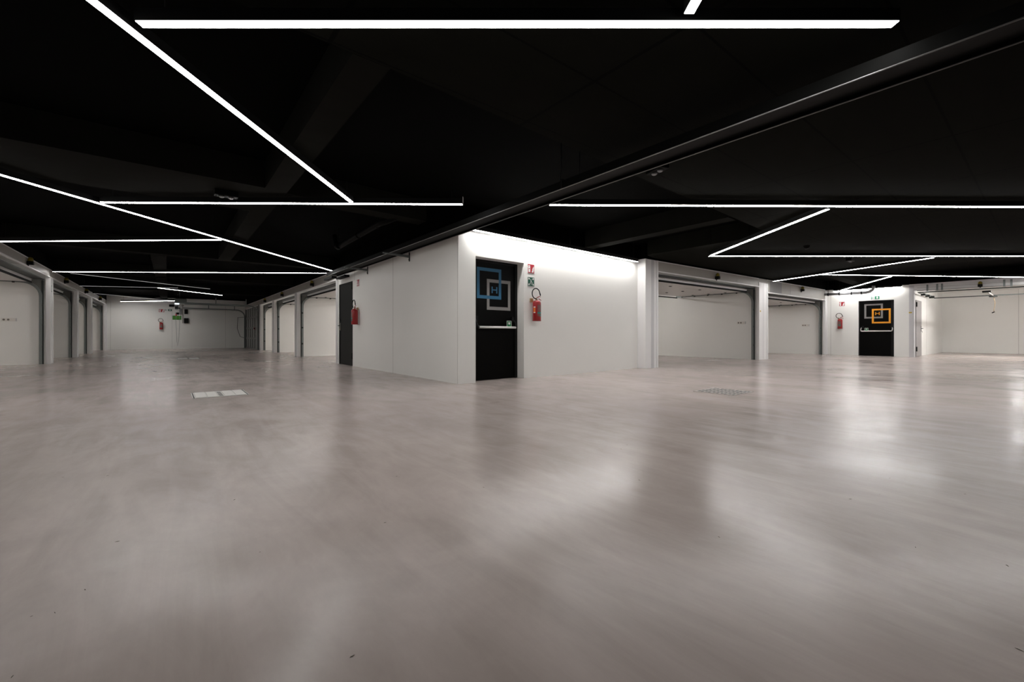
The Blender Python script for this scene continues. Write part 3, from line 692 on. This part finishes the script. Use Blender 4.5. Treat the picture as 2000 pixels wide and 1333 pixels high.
# refuge sign: wheelchair user with four arrows
t = board('refuge_sign', 'green wheelchair refuge sign below the red sign', Wp(1.643), WA, 1.738, .178, .178, 'signgreen')
b = MB(); y0, y1 = -.009, -.0075
for sx in (-1, 1):
    for sz in (-1, 1):
        cx, cz = sx*.056, .089+sz*.056
        def q(u, v): return (cx+sx*u, cz+sz*v)
        b.prism([q(-.018, -.018), q(.012, -.018), q(.004, -.010), q(.018, .004), q(.004, .018), q(-.010, .004), q(-.018, .012)], y0, y1)
b.build('corner_arrow', 'signwhite', t)
b = MB()
b.tube([(.006+.024*math.cos(a), -.0085, .066+.024*math.sin(a)) for a in [R(110)+R(260)*k/14 for k in range(15)]], .0035, 6)
b.tube([(-.006, -.0085, .112), (-.004, -.0085, .084), (.016, -.0085, .082), (.026, -.0085, .056)], .0045, 6); b.tube([(-.006, -.0085, .098), (.012, -.0085, .096)], .003, 6)
b.lathe([(.001, -.001), (.008, 0), (.008, .001), (.001, .002)], 0, 0, 12); b.bm.verts.ensure_lookup_table()
vs = list(b.bm.verts)[-48:]; bmesh.ops.transform(b.bm, matrix=Matrix.Translation((-.007, -.009, .124)) @ Matrix.Rotation(R(90), 4, 'X'), verts=vs)
b.build('wheelchair_pictogram', 'signwhite', t)
# exit signs: running figure, door, arrow
def exit_sign(label, base, rz, z, wd, ht, m, down=False):
    t = board('exit_sign', label, base, rz, z, wd, ht, 'signwhite'); y0, y1 = -.009, -.0075
    b = MB(); x0 = -wd/2+.008; h = ht
    b.box(-wd*.06, wd/2-.007, y0, y1, .008, h-.008); b.box(x0, x0+wd*.07, y0, y1, .008, h-.008)
    cx = -wd*.27; s = h/.12
    b.tube([(cx-.012*s, -.008, .06*s), (cx+.004*s, -.008, .085*s)], .006*s, 6); b.tube([(cx-.012*s, -.008, .06*s), (cx+.008*s, -.008, .045*s), (cx+.004*s, -.008, .02*s)], .005*s, 6)
    b.tube([(cx-.012*s, -.008, .06*s), (cx-.022*s, -.008, .04*s), (cx-.036*s, -.008, .034*s)], .005*s, 6); b.tube([(cx+.004*s, -.008, .084*s), (cx+.022*s, -.008, .07*s)], .004*s, 6)
    b.tube([(cx+.008*s, -.0085, .1*s), (cx+.009*s, -.008, .101*s)], .008*s, 8)
    b.build('running_figure', m, t)
    b = MB(); ax = wd*.22; az = h/2; k = h*.36
    if down: pts = [(0, -k), (k, 0), (k*.45, 0), (k*.45, k), (-k*.45, k), (-k*.45, 0), (-k, 0)]
    else: pts = [(k, 0), (0, k), (0, k*.45), (-k, k*.45), (-k, -k*.45), (0, -k*.45), (0, -k)]
    b.prism([(ax+u, az+v) for u, v in pts], -.0105, -.009); b.build('arrow', 'signwhite', t)
    return t
exit_sign('green and white exit sign with down arrow above the orange door', (XF, 4.19), RZR, 2.165, .26, .125, 'exitgreen', True)
exit_sign('green exit sign with right arrow on the corridor end wall', (-.02, YB), 0, 2.165, .32, .115, 'signgreen')
t = board('safety_sign', 'small green safety sign on the left garage post', (XL+.014, 17.50), RZL, 2.0, .10, .19, 'signgreen')
t.location = (XL+.016, 17.54, 2.02)
b = MB(); b.prism([(-.035, .10), (.0, .17), (.035, .10), (.012, .10), (.03, .03), (-.03, .03), (-.012, .10)], -.009, -.0075); b.build('arrow', 'signwhite', t)

# yellow tags
def tagplate(label, base, rz, z, wd, ht):
    t = thing('warning_tag', label, 'tag', (*base, z), rz)
    MB().box(-wd/2, wd/2, -.003, -.0005, 0, ht).build('plate', 'yellowtag', t); MB().box(-wd/2+.006, wd/2-.006, -.0035, -.003, ht*.4, ht*.6).build('printed_line', 'black', t)
tagplate('small square yellow tag on post between right hand garages', Gp(6.12, -.0), GA, 1.56, .07, .05)
tagplate('yellow tag on the post right of the orange H door', (XF-.016, 3.185), RZR, 1.60, .10, .045)

# sockets
def sockets(label, base, rz, z):
    t = thing('socket_panel', label, 'power socket', (*base, z), rz)
    MB().box(-.14, .14, -.012, -.001, 0, .085).build('plate', 'socket', t, bev=.003)
    for x in (-.095, -.015):
        s_ = MB().tube([(x, -.012, .0425), (x, -.014, .0425)], .024, 16).build('socket', 'sockhole', t)
        MB().tube([(x-.009, -.0135, .0425), (x-.009, -.0155, .0425)], .004, 8).tube([(x+.009, -.0135, .0425), (x+.009, -.0155, .0425)], .004, 8).build('pin_hole', 'rubber', s_)
    MB().box(.115, .14, -.016, -.012, .004, .081).build('end_cap', 'jamb', t)
sockets('white double socket panel in the nearest left garage', (-3.36, 17.48), 0, 1.18)
q = Gp(6.06, .0)
def on_part(s, off): return Gp(s, off)
sockets('white double socket panel in the first right hand garage', on_part(6.06, .57), GA-PI/2, 1.175)
sockets('white double socket panel in the garage beside the orange door wall', on_part(12.02, .72), GA-PI/2, 1.17)

# ------------------------------------------------------------------ warning lamps on the headers
def warning_lamp(base, rz, z, label):
    t = thing('warning_lamp', label, 'warning lamp', (*base, z), rz, 'yellow and black warning lamps on headers')
    MB().box(-.055, .055, -.11, -.001, 0, .085).build('base', 'black', t, bev=.012)
    MB().lathe([(.05, 0), (.052, .03), (.046, .06), (.03, .085), (.01, .095)], 0, -.058, 20).xf(Matrix.Translation((0, 0, .085))).build('dome', 'yellow', t)
    MB().box(-.02, .02, -.03, -.001, -.03, 0).build('cable_gland', 'black', t)
    return t
for y, lb in ((14.95, 'nearest left garage'), (19.5, 'second left garage'), (23.75, 'third left garage'), (28.1, 'last left garage')):
    warning_lamp((XL, y), RZL, 2.46, 'yellow and black warning lamp over the '+lb)
for y, lb in ((15.2, 'garage by the charcoal door'), (20.0, 'second right corridor garage'), (24.1, 'garage by the grey gate')):
    warning_lamp((XR, y), RZR, 2.43, 'yellow and black warning lamp over the '+lb)
warning_lamp(Gp(3.3), GA, 2.40, 'yellow and black warning lamp over the large right hand garage')
warning_lamp(Gp(9.45), GA, 2.43, 'yellow and black warning lamp left of orange door wall')
warning_lamp((XF, 1.47), RZR, 2.41, 'yellow and black warning lamp over the open bay at right edge')
# opener pull cord in the open bay
t = thing('pull_cord', 'thin brown pull cord hanging in the open garage at right', 'cord', (24.0, 1.33, 1.66))
MB().tube([(0, 0, .565), (.0, 0, .5), (.0, -.03, .35), (.0, -.02, .2), (.0, 0, .1), (0, 0, 0)], .008, 6).build('cord', 'brass', t)
MB().tube([(-.0, .05, -.03), (0, -.02, .01)], .018, 8).build('grip', 'blackm', t)
# ------------------------------------------------------------------ ceiling devices
def device(name, label, x, y, z, kind):
    t = thing(name, label, name.replace('_', ' '), (x, y, z))
    if kind == 'round':
        MB().lathe([(.06, 0), (.058, -.02), (.045, -.045), (.02, -.055)], 0, 0, 20).build('head', 'beam', t); MB().lathe([(.035, -.056), (.034, -.062), (.01, -.066)], 0, 0, 16).build('sensor_cap', 'blackm', t)
    else:
        MB().box(-.13, .13, -.06, .06, -.075, 0).build('case', 'tray', t, bev=.01)
        for x_ in (-.05, .05): MB().lathe([(.028, -.076), (.03, -.086), (.02, -.094)], x_, 0, 14).build('spot_lens', 'pipe', t)
    return t
device('emergency_lamp', 'small twin spot emergency lamp right of the overhead tray', 4.18, 2.69, SL, 'box').rotation_euler = (0, 0, R(70))
device('emergency_lamp', 'small dark box lamp above the left level light strip', .58, 6.66, SL, 'box')
device('emergency_lamp', 'small dark box lamp under the second right level strip', 12.95, 3.05, SL, 'box')
device('smoke_detector', 'round dark smoke detector on the right ceiling slab', 10.42, 3.19, SL, 'round')

# ------------------------------------------------------------------ floor drains
def panel_drain(base, wd, dp, label):
    t = thing('drain_cover', label, 'drain cover', (*base, .001))
    MB().box(0, wd, 0, dp, 0, .004).build('frame', 'grate', t)
    pw = (wd-.16)/4; xs = [.035, .035+pw+.012, .035+2*pw+.085, .035+3*pw+.097]
    for x in xs: MB().box(x, x+pw-.004, .012, dp-.012, .004, .008).build('cover_panel', 'tile', t)
    for x in (.008, wd-.020): MB().box(x, x+.012, .0, dp, .004, .0055).build('edge_gap', 'hole', t)
    sx = .035+2*pw+.012; sl = MB().box(sx, sx+.065, .012, dp-.012, .004, .007).build('slot_strip', 'grate', t)
    n = 6
    for k in range(n):
        y = .04+k*(dp-.1)/n; MB().box(sx+.01, sx+.055, y+.01, y+(dp-.1)/n*.55, .007, .0085).build('slot', 'hole', sl)
    return t
panel_drain((.237, 6.82), .62, .65, 'pale four panel floor drain left of the wall corner')
panel_drain((.205, 17.9), .62, .92, 'distant pale floor drain in mid corridor')
t = thing('floor_grate', 'perforated steel floor grate in front of right hand garages', 'drain cover', (5.93, 2.65, .001))
MB().box(0, .60, 0, .58, 0, .004).build('plate', 'grated', t)
for i in range(5):
    for j in range(10):
        xx = .03+i*.112+(.02 if j % 2 else 0); MB().box(xx, xx+.078, .022+j*.055, .051+j*.055, .004, .0052).build('slot', 'hole', t)

# ------------------------------------------------------------------ leaf fragments (placed on the floor)
frags = [(-.52,3.64),(-.17,3.41)]
def floor_pt(px, py):
    d = 840*H/(py-654); l = (px-1000)/840*d; a = YAW
    return (math.sin(a)*d+math.cos(a)*l, math.cos(a)*d-math.sin(a)*l)
spots = [(160,876),(270,890),(123,933),(210,930),(458,977),(752,1022),(229,1059),(166,1153),(107,1198),(775,931),(688,1283),(24,1323),(35,858),(945,953),
         (1249,939),(1661,976),(1884,752),(1885,966),(1788,1070),(1967,1106),(1991,1271),(1738,935),(1225,870),(1213,878),(1111,821),(1404,1050),
         (467,689.5),(471,688),(490,687),(240,690),(425,697),(207,691.5),(600,717),(568,771),(630,824)]
proto = None
def leafmesh():
    b = MB(); v = [b.bm.verts.new(p) for p in ((-.5,0,.02),(-.2,.16,.1),(.2,.13,.16),(.5,.02,.05),(.2,-.14,.1),(-.2,-.12,.02))]
    c = b.bm.verts.new((0, 0, .0))
    for i in range(6): b.bm.faces.new((v[i], v[(i+1) % 6], c))
    return b
for i, (px, py) in enumerate(spots):
    x, y = floor_pt(px, py); d = math.hypot(x, y)
    if proto is None:
        proto = leafmesh().build('leaf_fragment', 'leafbit'); o = proto
        tag(o, 'tiny dark dry leaf fragment lying on the grey resin floor', 'leaf', 'dry leaf fragments scattered on floor')
    else:
        o = proto.copy(); C.objects.link(o)
    s = random.uniform(.7, 1.3)*(.016 if d < 7 else .035)
    if py < 690.2:
        s = .12 if px == 467 else .06
        tag(o, 'larger curled dry leaf on the floor near the grey gate' if px == 467 else 'dry leaf scrap on the floor at the corridor end')
    o.location = (x, y, .0005); o.scale = (s, s*random.uniform(.5, 1), s*.5); o.rotation_euler = (0, 0, random.uniform(0, 6.28))
